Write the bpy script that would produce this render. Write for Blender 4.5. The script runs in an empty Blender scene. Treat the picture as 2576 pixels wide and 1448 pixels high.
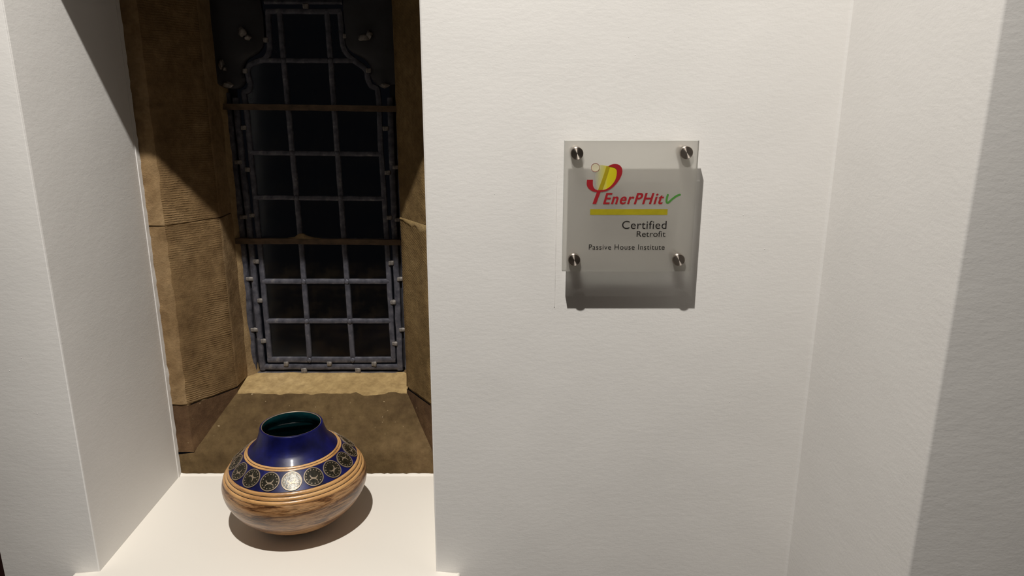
import bpy, bmesh, math, random
from mathutils import Vector, Matrix, noise

random.seed(7)
scene = bpy.context.scene
col = scene.collection
H = 1.55                      # eye height of the camera above the floor; z below is measured from the eye
PI = math.pi

# ------------------------------------------------------------------ camera, world, lights, exposure
THETA = math.atan(514 / 1860.0)
cam_d = bpy.data.cameras.new('camera'); cam = bpy.data.objects.new('camera', cam_d); col.objects.link(cam)
cam.location = (0, -1.15, H); cam.rotation_euler = (PI / 2 - THETA, 0, 0)
cam_d.sensor_width = 36; cam_d.lens = 36 * 1860 / 2576.0; cam_d.shift_x = 11 / 2576.0
cam_d.clip_start = 0.02
scene.camera = cam

world = bpy.data.worlds.new('night'); scene.world = world; world.use_nodes = True
world.node_tree.nodes['Background'].inputs[0].default_value = (0.02, 0.022, 0.03, 1)
world.node_tree.nodes['Background'].inputs[1].default_value = 0.08

def spot(name, loc, power, color, size, radius, blend=0.6, target=None):
    d = bpy.data.lights.new(name, 'SPOT'); o = bpy.data.objects.new(name, d); col.objects.link(o)
    o.location = (loc[0], loc[1], loc[2] + H); d.energy = power; d.color = color
    d.spot_size = math.radians(size); d.spot_blend = blend; d.shadow_soft_size = radius
    if target:
        v = Vector(target) - Vector(loc); o.rotation_euler = v.to_track_quat('-Z', 'Y').to_euler()
    return o
WARM = (1.0, 0.955, 0.89)
spot('downlight', (-0.255, -0.95, 1.715), 274, WARM, 106, 0.017, 1.0, target=(-0.5, -0.15, -0.85))
spot('rear_fill', (-1.2, -4.0, 1.715), 8, WARM, 140, 0.03, 0.6)  # added fill lamp behind the camera, not a known ceiling fitting
spot('rear_fill', (1.6, -4.0, 1.715), 8, WARM, 140, 0.03, 0.6)  # second added fill lamp, lifts the ambient light

vs = scene.view_settings
vs.view_transform = 'Standard'; vs.look = 'None'; vs.gamma = 1; vs.use_curve_mapping = False
vs.exposure = 0.0

# ------------------------------------------------------------------ materials
def lin(c):
    return tuple(((v / 255.0) / 12.92 if v / 255.0 <= 0.04045 else ((v / 255.0 + 0.055) / 1.055) ** 2.4) for v in c) + (1,)
class NT:
    def __init__(s, name):
        s.m = bpy.data.materials.new(name); s.m.use_nodes = True; s.t = s.m.node_tree
        s.b = s.t.nodes['Principled BSDF']; s.out = s.t.nodes['Material Output']
    def n(s, typ, **kw):
        nd = s.t.nodes.new(typ)
        for k, v in kw.items():
            if k.startswith('i_'):
                nd.inputs[k[2:].replace('_', ' ')].default_value = v
            else: setattr(nd, k, v)
        return nd
    def l(s, a, b): s.t.links.new(a, b)
    def coord(s, scale=(1, 1, 1), rot=(0, 0, 0)):
        tc = s.n('ShaderNodeTexCoord'); mp = s.n('ShaderNodeMapping')
        mp.inputs['Scale'].default_value = scale; mp.inputs['Rotation'].default_value = rot
        s.l(tc.outputs['Object'], mp.inputs['Vector']); return mp.outputs['Vector']
    def noise(s, vec, scale, detail=3, rough=0.5, dist=0):
        nd = s.n('ShaderNodeTexNoise'); nd.inputs['Scale'].default_value = scale
        nd.inputs['Detail'].default_value = detail; nd.inputs['Roughness'].default_value = rough
        nd.inputs['Distortion'].default_value = dist
        s.l(vec, nd.inputs['Vector']); return nd.outputs['Fac']
    def ramp(s, fac, stops, interp='LINEAR'):
        r = s.n('ShaderNodeValToRGB'); r.color_ramp.interpolation = interp
        e = r.color_ramp.elements
        while len(e) < len(stops): e.new(0.5)
        for el, (p, c) in zip(e, stops): el.position = p; el.color = c
        s.l(fac, r.inputs['Fac']); return r.outputs['Color']
    def bump(s, h, strength, dist, prev=None):
        b = s.n('ShaderNodeBump'); b.inputs['Strength'].default_value = strength; b.inputs['Distance'].default_value = dist
        s.l(h, b.inputs['Height'])
        if prev is not None: s.l(prev, b.inputs['Normal'])
        return b.outputs['Normal']
    def mix(s, fac, a, b):
        m = s.n('ShaderNodeMix', data_type='RGBA')
        if isinstance(fac, (int, float)): m.inputs[0].default_value = fac
        else: s.l(fac, m.inputs[0])
        for sock, v in ((m.inputs[6], a), (m.inputs[7], b)):
            if isinstance(v, tuple): sock.default_value = v
            else: s.l(v, sock)
        return m.outputs[2]
    def base(s, c): 
        if isinstance(c, tuple): s.b.inputs['Base Color'].default_value = c
        else: s.l(c, s.b.inputs['Base Color'])
    def schlick(s, f0=0.04):
        lw = s.n('ShaderNodeLayerWeight'); lw.inputs['Blend'].default_value = 0.5
        pw = s.n('ShaderNodeMath', operation='POWER'); s.l(lw.outputs['Facing'], pw.inputs[0]); pw.inputs[1].default_value = 5
        ma = s.n('ShaderNodeMath', operation='MULTIPLY_ADD'); s.l(pw.outputs[0], ma.inputs[0]); ma.inputs[1].default_value = 1 - f0; ma.inputs[2].default_value = f0
        return ma
    def set(s, **kw):
        for k, v in kw.items(): s.b.inputs[k.replace('_', ' ')].default_value = v
M = {}

def mat_paint():
    t = NT('white_wall_paint'); v = t.coord()
    big = t.noise(v, 2.5, 2)
    t.base(t.ramp(big, [(0.3, lin((222, 220, 217))), (0.7, lin((229, 227, 224)))]))
    h1 = t.noise(v, 330, 3, 0.6); h2 = t.noise(t.coord((1, 1, 2.2)), 70, 3, 0.55); h3 = t.noise(v, 9, 2)
    n = t.bump(h3, 0.25, 0.004); n = t.bump(h2, 0.22, 0.0012, n); n = t.bump(h1, 0.25, 0.0004, n)
    t.l(n, t.b.inputs['Normal']); t.set(Roughness=0.62); t.b.inputs['Specular IOR Level'].default_value = 0.25
    return t.m
M['paint'] = mat_paint()
def mat_sillpaint():
    t = NT('sill_gloss_paint'); v = t.coord(); t.base(lin((236, 231, 222)))
    n = t.bump(t.noise(v, 140, 2), 0.12, 0.0006); t.l(n, t.b.inputs['Normal']); t.set(Roughness=0.45)
    t.b.inputs['Specular IOR Level'].default_value = 0.3
    return t.m
M['sillpaint'] = mat_sillpaint()
def mat_stone(name, cols, tool=0.0, specks=0.0, rough=0.9, angle=0.0):
    t = NT(name); v = t.coord()
    a = t.noise(v, 7, 5, 0.6, 0.3); b = t.noise(v, 45, 5, 0.7); g = t.noise(v, 420, 2, 0.6)
    c = t.ramp(a, [(0.25, lin(cols[0])), (0.5, lin(cols[1])), (0.75, lin(cols[2]))])
    c2 = t.ramp(b, [(0.3, (0.55, 0.5, 0.45, 1)), (0.65, (1.12, 1.1, 1.05, 1))])
    mm = t.n('ShaderNodeMix', data_type='RGBA', blend_type='MULTIPLY'); mm.inputs[0].default_value = 0.75
    t.l(c, mm.inputs[6]); t.l(c2, mm.inputs[7]); c = mm.outputs[2]
    n = t.bump(b, 0.6, 0.003); n = t.bump(g, 0.6, 0.0010, n)
    if tool:
        vm = t.coord((1, 1, 1), (0, angle, 0))
        w = t.n('ShaderNodeTexWave', wave_type='BANDS', bands_direction='Z', wave_profile='SIN')
        w.inputs['Scale'].default_value = 66; w.inputs['Distortion'].default_value = 4.0
        w.inputs['Detail'].default_value = 3; w.inputs['Detail Scale'].default_value = 0.6
        t.l(vm, w.inputs['Vector'])
        msk = t.ramp(t.noise(v, 5.5, 2), [(0.36, (0.08, 0.08, 0.08, 1)), (0.62, (1, 1, 1, 1))])
        brk = t.ramp(t.noise(t.coord((1, 1, 2.5)), 34, 3, 0.6), [(0.38, (0.1, 0.1, 0.1, 1)), (0.6, (1, 1, 1, 1))])
        m_ = t.n('ShaderNodeMath', operation='MULTIPLY'); t.l(brk, m_.inputs[0]); t.l(msk, m_.inputs[1])
        mu = t.n('ShaderNodeMath', operation='MULTIPLY'); t.l(w.outputs['Fac'], mu.inputs[0]); t.l(m_.outputs[0], mu.inputs[1])
        n = t.bump(mu.outputs[0], tool, 0.0028, n)
    if specks:
        s = t.ramp(t.noise(v, 130, 2, 0.5), [(specks, (0, 0, 0, 1)), (specks + 0.03, (1, 1, 1, 1))])
        c = t.mix(s, c, lin((160, 142, 112)))
    t.base(c); t.l(n, t.b.inputs['Normal']); t.set(Roughness=rough)
    t.b.inputs['Specular IOR Level'].default_value = 0.15
    return t.m
M['stone'] = mat_stone('sandstone_sawn', [(122, 98, 68), (146, 122, 90), (164, 142, 110)])
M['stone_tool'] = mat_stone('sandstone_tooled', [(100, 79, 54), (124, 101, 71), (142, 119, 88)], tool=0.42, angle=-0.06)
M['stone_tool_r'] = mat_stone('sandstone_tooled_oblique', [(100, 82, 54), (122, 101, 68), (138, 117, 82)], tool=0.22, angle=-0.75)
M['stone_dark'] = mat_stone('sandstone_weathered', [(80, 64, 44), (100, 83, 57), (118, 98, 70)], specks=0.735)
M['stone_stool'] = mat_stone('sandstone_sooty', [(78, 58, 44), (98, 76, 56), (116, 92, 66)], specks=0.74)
M['mortar'] = mat_stone('lime_mortar', [(160, 136, 94), (176, 152, 108), (188, 164, 122)])
M['mortar_dim'] = mat_stone('old_putty', [(132, 112, 82), (150, 128, 95), (166, 144, 110)])

def mat_lead():
    t = NT('lead_came'); v = t.coord()
    a = t.noise(v, 60, 4, 0.6)
    t.base(t.ramp(a, [(0.3, lin((58, 59, 68))), (0.6, lin((92, 92, 101))), (0.85, lin((140, 136, 134)))]))
    n = t.bump(t.noise(v, 160, 3), 0.5, 0.001); t.l(n, t.b.inputs['Normal'])
    t.set(Roughness=0.5, Metallic=0.35); return t.m
M['lead'] = mat_lead()
def mat_solder():
    t = NT('solder'); v = t.coord(); t.base(t.ramp(t.noise(v, 120, 3), [(0.3, lin((92, 88, 86))), (0.7, lin((150, 144, 138)))]))
    t.set(Roughness=0.5, Metallic=0.3); return t.m
M['solder'] = mat_solder()
def mat_iron():
    t = NT('rusty_saddle_bar'); v = t.coord((0.6, 1, 1)); a = t.noise(v, 55, 4, 0.65)
    t.base(t.ramp(a, [(0.3, lin((66, 52, 38))), (0.65, lin((100, 80, 60)))]))
    n = t.bump(t.noise(t.coord((0.2, 1, 1)), 220, 3), 0.5, 0.0012); t.l(n, t.b.inputs['Normal']); t.set(Roughness=0.8); return t.m
M['iron'] = mat_iron()
def mat_slate():
    t = NT('dark_painted_tracery'); v = t.coord(); a = t.noise(v, 18, 4)
    t.base(t.ramp(a, [(0.3, lin((24, 23, 27))), (0.65, lin((42, 41, 46)))]))
    n = t.bump(t.noise(v, 60, 4), 0.4, 0.002); t.l(n, t.b.inputs['Normal']); t.set(Roughness=0.6); return t.m
M['slate'] = mat_slate()
def mat_glass():
    t = NT('window_glass'); v = t.coord()
    tr = t.n('ShaderNodeBsdfTransparent'); tr.inputs[0].default_value = (0.86, 0.88, 0.86, 1)
    gl = t.n('ShaderNodeBsdfGlossy'); gl.inputs['Roughness'].default_value = 0.14
    n = t.bump(t.noise(v, 14, 2), 0.3, 0.002); t.l(n, gl.inputs['Normal'])
    fr = t.schlick(0.02)
    mx = t.n('ShaderNodeMixShader'); t.l(fr.outputs[0], mx.inputs[0]); t.l(tr.outputs[0], mx.inputs[1]); t.l(gl.outputs[0], mx.inputs[2])
    df = t.n('ShaderNodeBsdfDiffuse'); df.inputs[0].default_value = lin((120, 100, 72))
    dm = t.ramp(t.noise(v, 30, 5, 0.7), [(0.45, (0.004, 0.004, 0.004, 1)), (0.85, (0.05, 0.05, 0.05, 1))])
    m2 = t.n('ShaderNodeMixShader'); t.l(dm, m2.inputs[0]); t.l(mx.outputs[0], m2.inputs[1]); t.l(df.outputs[0], m2.inputs[2])
    t.l(m2.outputs[0], t.out.inputs['Surface']); return t.m
M['glass'] = mat_glass()
def mat_simple(name, c, rough=0.5, metal=0, spec=0.5):
    t = NT(name); v = t.coord(); a = t.noise(v, 90, 2)
    d = tuple(x * 0.9 for x in lin(c)[:3]) + (1,)
    t.base(t.ramp(a, [(0.35, d), (0.65, lin(c))])); t.set(Roughness=rough, Metallic=metal); t.b.inputs['Specular IOR Level'].default_value = spec
    return t.m
M['red'] = mat_simple('red_print', (152, 26, 34), 0.5)
M['yellow'] = mat_simple('yellow_print', (168, 154, 16), 0.5)
M['bar_yellow'] = mat_simple('olive_yellow_print', (160, 148, 20), 0.5)
M['ochre'] = mat_simple('ochre_print', (160, 142, 16), 0.5)
M['green'] = mat_simple('green_marker', (72, 132, 54), 0.5)
M['black'] = mat_simple('black_print', (24, 20, 20), 0.5)
M['ringred'] = mat_simple('thin_red_print', (140, 40, 40), 0.5)
M['ringfill'] = mat_simple('cream_print', (206, 198, 168), 0.5)
def mat_fade():
    t = NT('fading_yellow_print'); tc = t.n('ShaderNodeTexCoord'); sp = t.n('ShaderNodeSeparateXYZ'); t.l(tc.outputs['Generated'], sp.inputs[0])
    c = t.ramp(sp.outputs['X'], [(0.0, lin((196, 194, 172))), (0.28, lin((200, 196, 130))), (0.6, lin((196, 184, 26))), (1.0, lin((190, 176, 10)))])
    t.base(c); t.set(Roughness=0.5)
    al = t.ramp(sp.outputs['X'], [(0.0, (0, 0, 0, 1)), (0.3, (0.65, 0.65, 0.65, 1)), (0.55, (1, 1, 1, 1))])
    t.l(al, t.b.inputs['Alpha']); return t.m
M['fade'] = mat_fade()
def mat_acrylic(name, edge):
    t = NT(name)
    tr = t.n('ShaderNodeBsdfTransparent'); tr.inputs[0].default_value = (0.96, 0.96, 0.95, 1) if not edge else (0.5, 0.5, 0.49, 1)
    gl = t.n('ShaderNodeBsdfGlossy'); gl.inputs['Roughness'].default_value = 0.04 if not edge else 0.25
    fr = t.schlick(0.02)
    mx = t.n('ShaderNodeMixShader'); t.l(fr.outputs[0], mx.inputs[0]); t.l(tr.outputs[0], mx.inputs[1]); t.l(gl.outputs[0], mx.inputs[2])
    o = mx
    if edge:
        df = t.n('ShaderNodeBsdfDiffuse'); df.inputs[0].default_value = lin((190, 192, 188))
        o = t.n('ShaderNodeMixShader'); o.inputs[0].default_value = 0.85
        t.l(mx.outputs[0], o.inputs[1]); t.l(df.outputs[0], o.inputs[2])
    t.l(o.outputs[0], t.out.inputs['Surface']); return t.m
M['acrylic'] = mat_acrylic('clear_acrylic', False); M['acrylic_edge'] = mat_acrylic('acrylic_cut_edge', True)
def mat_film():
    t = NT('frosted_film')
    tr = t.n('ShaderNodeBsdfTransparent'); tr.inputs[0].default_value = (0.9, 0.9, 0.88, 1)
    rf = t.n('ShaderNodeBsdfRefraction'); rf.inputs['Roughness'].default_value = 0.5; rf.inputs['IOR'].default_value = 1.2
    rf.inputs['Color'].default_value = (0.95, 0.95, 0.93, 1)
    df = t.n('ShaderNodeBsdfDiffuse'); df.inputs[0].default_value = lin((182, 179, 174))
    tl = t.n('ShaderNodeBsdfTranslucent'); tl.inputs[0].default_value = lin((216, 212, 206))
    m0 = t.n('ShaderNodeMixShader'); m0.inputs[0].default_value = 0.52; t.l(df.outputs[0], m0.inputs[1]); t.l(tl.outputs[0], m0.inputs[2])
    m1 = t.n('ShaderNodeMixShader'); m1.inputs[0].default_value = 0.89; t.l(tr.outputs[0], m1.inputs[1]); t.l(rf.outputs[0], m1.inputs[2])
    m2 = t.n('ShaderNodeMixShader'); m2.inputs[0].default_value = 0.60; t.l(m1.outputs[0], m2.inputs[1]); t.l(m0.outputs[0], m2.inputs[2])
    t.l(m2.outputs[0], t.out.inputs['Surface']); return t.m
M['film'] = mat_film()
def mat_steel():
    t = NT('brushed_steel'); t.base(lin((186, 176, 166))); t.set(Metallic=1.0, Roughness=0.42, Anisotropic=0.9); t.b.inputs['Anisotropic Rotation'].default_value = 0.25
    tg = t.n('ShaderNodeTangent', direction_type='RADIAL', axis='Y'); t.l(tg.outputs[0], t.b.inputs['Tangent']); return t.m
M['steel'] = mat_steel()

def glaze(t, rough=0.18, bumpamt=0.15):
    n = t.bump(t.noise(t.coord((1, 1, 4)), 60, 3), bumpamt, 0.0012); t.l(n, t.b.inputs['Normal'])
    t.set(Roughness=rough); t.b.inputs['Coat Weight'].default_value = 0.5; t.b.inputs['Coat Roughness'].default_value = 0.12
def mat_blue():
    t = NT('cobalt_glaze'); v = t.coord(); a = t.noise(v, 40, 4)
    t.base(t.ramp(a, [(0.3, lin((8, 10, 48))), (0.6, lin((14, 18, 80))), (0.85, lin((34, 42, 116)))])); glaze(t, 0.38); t.b.inputs['Coat Weight'].default_value = 0.05; t.b.inputs['Specular IOR Level'].default_value = 0.3; return t.m
M['blue'] = mat_blue()
def mat_teal():
    t = NT('teal_inner_glaze'); v = t.coord(); a = t.noise(v, 30, 4)
    t.base(t.ramp(a, [(0.3, lin((8, 40, 46))), (0.7, lin((20, 70, 74)))])); glaze(t, 0.15); return t.m
M['teal'] = mat_teal()
def mat_clay(name, streak):
    t = NT(name); vs_ = t.coord((1, 1, 7)); a = t.noise(vs_, 13, 7, 0.68, 0.5); b = t.noise(t.coord((1, 1, 12)), 34, 5, 0.65); f = t.noise(t.coord((1, 1, 3)), 160, 3)
    if streak:
        c = t.ramp(a, [(0.34, lin((56, 34, 20))), (0.45, lin((120, 80, 46))), (0.54, lin((176, 132, 88))), (0.72, lin((194, 158, 118)))])
        k = t.ramp(b, [(0.32, lin((70, 46, 30))), (0.5, lin((255, 255, 255)))])
    else:
        c = t.ramp(a, [(0.30, lin((150, 104, 62))), (0.5, lin((202, 154, 98))), (0.72, lin((216, 172, 116)))])
        k = t.ramp(b, [(0.2, lin((150, 110, 80))), (0.36, lin((255, 255, 255)))])
    mm = t.n('ShaderNodeMix', data_type='RGBA', blend_type='MULTIPLY'); mm.inputs[0].default_value = 0.8
    t.l(c, mm.inputs[6]); t.l(k, mm.inputs[7]); t.base(mm.outputs[2])
    n = t.bump(f, 0.35, 0.0012); t.l(n, t.b.inputs['Normal']); t.set(Roughness=0.36)
    t.b.inputs['Coat Weight'].default_value = 0.35; t.b.inputs['Coat Roughness'].default_value = 0.2
    return t.m
M['clay'] = mat_clay('streaked_clay_glaze', True); M['clay_ring'] = mat_clay('tan_clay_ring', False)
M['groove'] = mat_simple('dark_incised_line', (44, 30, 20), 0.5)
def mat_medal():
    t = NT('dark_pewter_medallion'); v = t.coord(); a = t.noise(v, 150, 3)
    t.base(t.ramp(a, [(0.3, lin((22, 20, 14))), (0.7, lin((52, 48, 36)))])); t.set(Roughness=0.3, Metallic=0.35)
    n = t.bump(t.noise(v, 240, 2), 0.4, 0.0006); t.l(n, t.b.inputs['Normal']); return t.m
M['medal'] = mat_medal()
M['medal_line'] = mat_simple('pale_medallion_line', (146, 130, 110), 0.4, 0.3)
M['floor'] = mat_simple('brown_floorboards', (84, 66, 50), 0.5)
M['darkwood'] = mat_simple('dark_red_brown_timber', (40, 18, 16), 0.5)
M['roomwall'] = mat_simple('dark_stone_room_wall', (110, 92, 72), 0.8)

# ------------------------------------------------------------------ helpers
def empty(name, loc):
    o = bpy.data.objects.new(name, None); col.objects.link(o); o.location = (loc[0], loc[1], loc[2] + H); o.empty_display_size = 0.05
    o['_o'] = tuple(loc); return o
def tag(o, label=None, cat=None, group=None, kind=None):
    if label: o['label'] = label
    if cat: o['category'] = cat
    if group: o['group'] = group
    if kind: o['kind'] = kind
    return o
ORG = {}
def from_mesh(name, me, mat, parent=None, org=(0, 0, 0)):
    """me is laid out relative to point org (z from the eye)"""
    o = bpy.data.objects.new(name, me); col.objects.link(o)
    for m in (mat if isinstance(mat, list) else [mat]):
        if len(me.materials) < len(mat if isinstance(mat, list) else [mat]): me.materials.append(m)
    ORG[o.name] = Vector(org)
    if parent is not None:
        o.parent = parent; o.location = Vector(org) - ORG[parent.name]
    else: o.location = (org[0], org[1], org[2] + H)
    return o
def root(name, loc):
    o = empty(name, loc); del o['_o']; ORG[o.name] = Vector(loc); return o
def finish(bm, name, mat, parent=None, org=(0, 0, 0), smooth=None, recalc=True):
    if recalc: bmesh.ops.recalc_face_normals(bm, faces=bm.faces)
    bmesh.ops.translate(bm, verts=bm.verts, vec=-Vector(org))
    me = bpy.data.meshes.new(name); bm.to_mesh(me); bm.free()
    if smooth is not None:
        me.shade_smooth(); me.set_sharp_from_angle(angle=math.radians(smooth))
    return from_mesh(name, me, mat, parent, org)
def box(bm, x0, x1, y0, y1, z0, z1, bev=0):
    r = bmesh.ops.create_cube(bm, size=1); vs_ = r['verts']
    for v in vs_: v.co = Vector(((x0 + x1) / 2 + v.co.x * (x1 - x0), (y0 + y1) / 2 + v.co.y * (y1 - y0), (z0 + z1) / 2 + v.co.z * (z1 - z0)))
    if bev:
        es = list({e for v in vs_ for e in v.link_edges}); bmesh.ops.bevel(bm, geom=es, offset=bev, segments=2, profile=0.5, affect='EDGES')
def boxobj(name, b, mat, parent=None, bev=0, org=None):
    bm = bmesh.new(); box(bm, *b, bev=bev)
    org = org or ((b[0] + b[1]) / 2, (b[2] + b[3]) / 2, b[4])
    return finish(bm, name, mat, parent, org, smooth=35)
def jit(co, amp, s, seed=0.0):
    p = Vector(co) * s + Vector((seed, seed * 1.7, seed * 0.3))
    return Vector((noise.noise(p), noise.noise(p + Vector((31, 7, 3))), noise.noise(p + Vector((5, 41, 17))))) * amp
def prism(bm, plan, z0, z1, step=0.012, zstep=0.012, amp=0.0012, chips=(), seed=0.0, mats=None, ztilt=None, chipamt=0.009):
    """closed plan polygon extruded in z, finely divided and weathered; chips: corner indices that lose bits"""
    pts = []; n = len(plan)
    for i in range(n):
        a = Vector(plan[i]); b = Vector(plan[(i + 1) % n]); k = max(1, int((b - a).length / step))
        for j in range(k): pts.append((a.lerp(b, j / k), i, j == 0))
    cen = sum((p[0] for p in pts), Vector((0, 0))) / len(pts)
    nz = max(1, int((z1 - z0) / zstep)); rows = []
    for q in range(nz + 1):
        z = z0 + (z1 - z0) * q / nz; row = []
        for p, i, corner in pts:
            zz = z
            if ztilt: zz = z + ztilt(p.x, q == nz, q == 0)
            co = Vector((p.x, p.y, zz)); co += jit(co, amp, 38, seed)
            if corner and i in chips:
                nv = noise.noise(Vector((p.x * 5 + seed, 3.1, z * 26))) + 0.6 * noise.noise(Vector((p.x * 5, seed, z * 75)))
                d = (Vector((cen.x, cen.y, zz)) - Vector((p.x, p.y, zz))).normalized(); co += d * (max(0.0, nv) * chipamt + 0.0016)
            row.append(bm.verts.new(co))
        rows.append(row)
    m = len(pts)
    for q in range(nz):
        for k in range(m):
            f = bm.faces.new((rows[q][k], rows[q][(k + 1) % m], rows[q + 1][(k + 1) % m], rows[q + 1][k]))
            if mats: f.material_index = mats[pts[k][1]]
    bm.faces.new(rows[0][::-1]); bm.faces.new(rows[-1])
def tube_path(bm, pts, prof, amp=0.0, seed=0.0, closed=False):
    """sweep a profile (list of (side, out)) along a path in a plane of constant y; out = towards -y"""
    rows = []; n = len(pts)
    for i, p in enumerate(pts):
        a = Vector(pts[max(0, i - 1)]); b = Vector(pts[min(n - 1, i + 1)])
        t = (b - a).normalized(); side = Vector((t.z, 0, -t.x))
        c = Vector(p)
        if amp: c = c + jit(c, amp, 30, seed)
        rows.append([bm.verts.new(c + side * s + Vector((0, -o, 0))) for s, o in prof])
    m = len(prof)
    for i in range(n - 1):
        for k in range(m):
            bm.faces.new((rows[i][k], rows[i][(k + 1) % m], rows[i + 1][(k + 1) % m], rows[i + 1][k]))
    bm.faces.new(rows[0]); bm.faces.new(rows[-1][::-1])
def came_prof(w, h):
    return [(w / 2, -0.002), (w / 2, h * 0.25), (w * 0.40, h * 0.62), (w * 0.12, h * 0.80), (-w * 0.12, h * 0.80), (-w * 0.40, h * 0.62), (-w / 2, h * 0.25), (-w / 2, -0.002)]
def resample(pts, step):
    out = []
    for a, b in zip(pts[:-1], pts[1:]):
        a = Vector(a); b = Vector(b); k = max(1, int((b - a).length / step))
        out += [a.lerp(b, j / k) for j in range(k)]
    out.append(Vector(pts[-1])); return out
def spline(pts, k=6):
    P = [Vector(p) for p in pts]; P = [P[0]] + P + [P[-1]]; out = []
    for i in range(1, len(P) - 2):
        for j in range(k):
            t = j / k; a, b, c, d = P[i - 1:i + 3]
            out.append(0.5 * ((2 * b) + (c - a) * t + (2 * a - 5 * b + 4 * c - d) * t * t + (3 * b - a - 3 * c + d) * t ** 3))
    out.append(P[-2]); return out
def plate_poly(name, pts2, y, th, mat, parent, org=None):
    """flat shape (x, z) at depth y, thickness th towards the viewer"""
    bm = bmesh.new(); vs_ = [bm.verts.new((x, y, z)) for x, z in pts2]; f = bm.faces.new(vs_)
    r = bmesh.ops.extrude_face_region(bm, geom=[f]); bmesh.ops.translate(bm, verts=[v for v in r['geom'] if isinstance(v, bmesh.types.BMVert)], vec=(0, -th, 0))
    bmesh.ops.triangulate(bm, faces=[f for f in bm.faces if len(f.verts) > 4])
    return finish(bm, name, mat, parent, org or (pts2[0][0], y, pts2[0][1]))

# ------------------------------------------------------------------ the room shell
ZS = -0.8485      # window board
NX0, NX1, NHEAD, ND = -0.736, -0.129, 0.347, 0.340   # niche
WEND, PIERX, PIERY, CEIL, FLOOR = -0.9085, 0.503, -0.350, 1.74, -H

def wall_front():
    bm = bmesh.new()
    xs = [WEND, NX0, NX1, PIERX]; zs = [FLOOR, ZS - 0.02, NHEAD, CEIL]
    g = [[bm.verts.new((x, 0, z)) for x in xs] for z in zs]
    gb = [[bm.verts.new((x, ND, z)) for x in xs] for z in zs]
    for j in range(3):
        for i in range(3):
            if i == 1 and j == 1: continue
            bm.faces.new((g[j][i], g[j][i + 1], g[j + 1][i + 1], g[j + 1][i]))
            bm.faces.new((gb[j][i], gb[j + 1][i], gb[j + 1][i + 1], gb[j][i + 1]))
    for (a, b) in (((1, 1), (1, 2)), ((1, 2), (2, 2)), ((2, 2), (2, 1)), ((2, 1), (1, 1))):
        bm.faces.new((g[a[0]][a[1]], g[b[0]][b[1]], gb[b[0]][b[1]], gb[a[0]][a[1]]))
    for j in range(3):
        bm.faces.new((g[j][0], g[j + 1][0], gb[j + 1][0], gb[j][0])); bm.faces.new((g[j][3], gb[j][3], gb[j + 1][3], g[j + 1][3]))
    for i in range(3):
        bm.faces.new((g[0][i], gb[0][i], gb[0][i + 1], g[0][i + 1])); bm.faces.new((g[3][i], g[3][i + 1], gb[3][i + 1], gb[3][i]))
    bm.edges.ensure_lookup_table()
    def is_e(e, f):
        return all(f(v.co) for v in e.verts)
    bev = []
    for e in bm.edges:
        a, b = (v.co for v in e.verts)
        if abs(a.y) > 1e-5 or abs(b.y) > 1e-5: continue
        vert = abs(a.x - b.x) < 1e-6
        mid = (a + b) / 2
        if vert and abs(a.x - WEND) < 1e-5: bev.append(e)
        elif vert and (abs(a.x - NX0) < 1e-5 or abs(a.x - NX1) < 1e-5) and ZS - 0.03 < mid.z < NHEAD: bev.append(e)
        elif (not vert) and abs(a.z - NHEAD) < 1e-5 and NX0 < mid.x < NX1: bev.append(e)
    bmesh.ops.bevel(bm, geom=bev, offset=0.0028, segments=3, profile=0.5, affect='EDGES')
    return tag(finish(bm, 'wall_front', M['paint'], smooth=40), kind='structure')
wf = wall_front()
def pier():
    bm = bmesh.new(); box(bm, PIERX, 3.9, PIERY, ND, FLOOR, CEIL)
    es = [e for e in bm.edges if all(abs(v.co.x - PIERX) < 1e-5 and abs(v.co.y - PIERY) < 1e-5 for v in e.verts)]
    bmesh.ops.bevel(bm, geom=es, offset=0.004, segments=3, profile=0.5, affect='EDGES')
    return tag(finish(bm, 'wall_right', M['paint'], smooth=40), kind='structure')
wr = pier()
# painted fillet of filler in the inside corner
bm = bmesh.new()
fr = [bm.verts.new((PIERX - 0.0045, 0.001, FLOOR)), bm.verts.new((PIERX + 0.001, 0.001, FLOOR)), bm.verts.new((PIERX + 0.001, -0.0045, FLOOR))]
f = bm.faces.new(fr); r = bmesh.ops.extrude_face_region(bm, geom=[f])
bmesh.ops.translate(bm, verts=[v for v in r['geom'] if isinstance(v, bmesh.types.BMVert)], vec=(0, 0, CEIL - FLOOR))
finish(bm, 'corner_filler', M['paint'], wf)
tag(boxobj('floor', (-3.6, 4.0, -7.2, 0.6, FLOOR - 0.1, FLOOR), M['floor']), kind='structure')
tag(boxobj('ceiling', (-3.6, 4.0, -7.2, 0.6, CEIL, CEIL + 0.1), M['paint']), kind='structure')
tag(boxobj('wall_left', (-3.6, -3.5, -7.1, 0.34, FLOOR, CEIL), M['roomwall']), kind='structure')
tag(boxobj('wall_side', (3.9, 4.0, -7.1, 0.34, FLOOR, CEIL), M['roomwall']), kind='structure')
tag(boxobj('wall_rear', (-3.6, 4.0, -7.2, -7.1, FLOOR, CEIL), M['roomwall']), kind='structure')
tag(boxobj('trim_1', (-3.5, WEND, 0.06, 0.34, FLOOR, CEIL), M['darkwood']), kind='structure')

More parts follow.
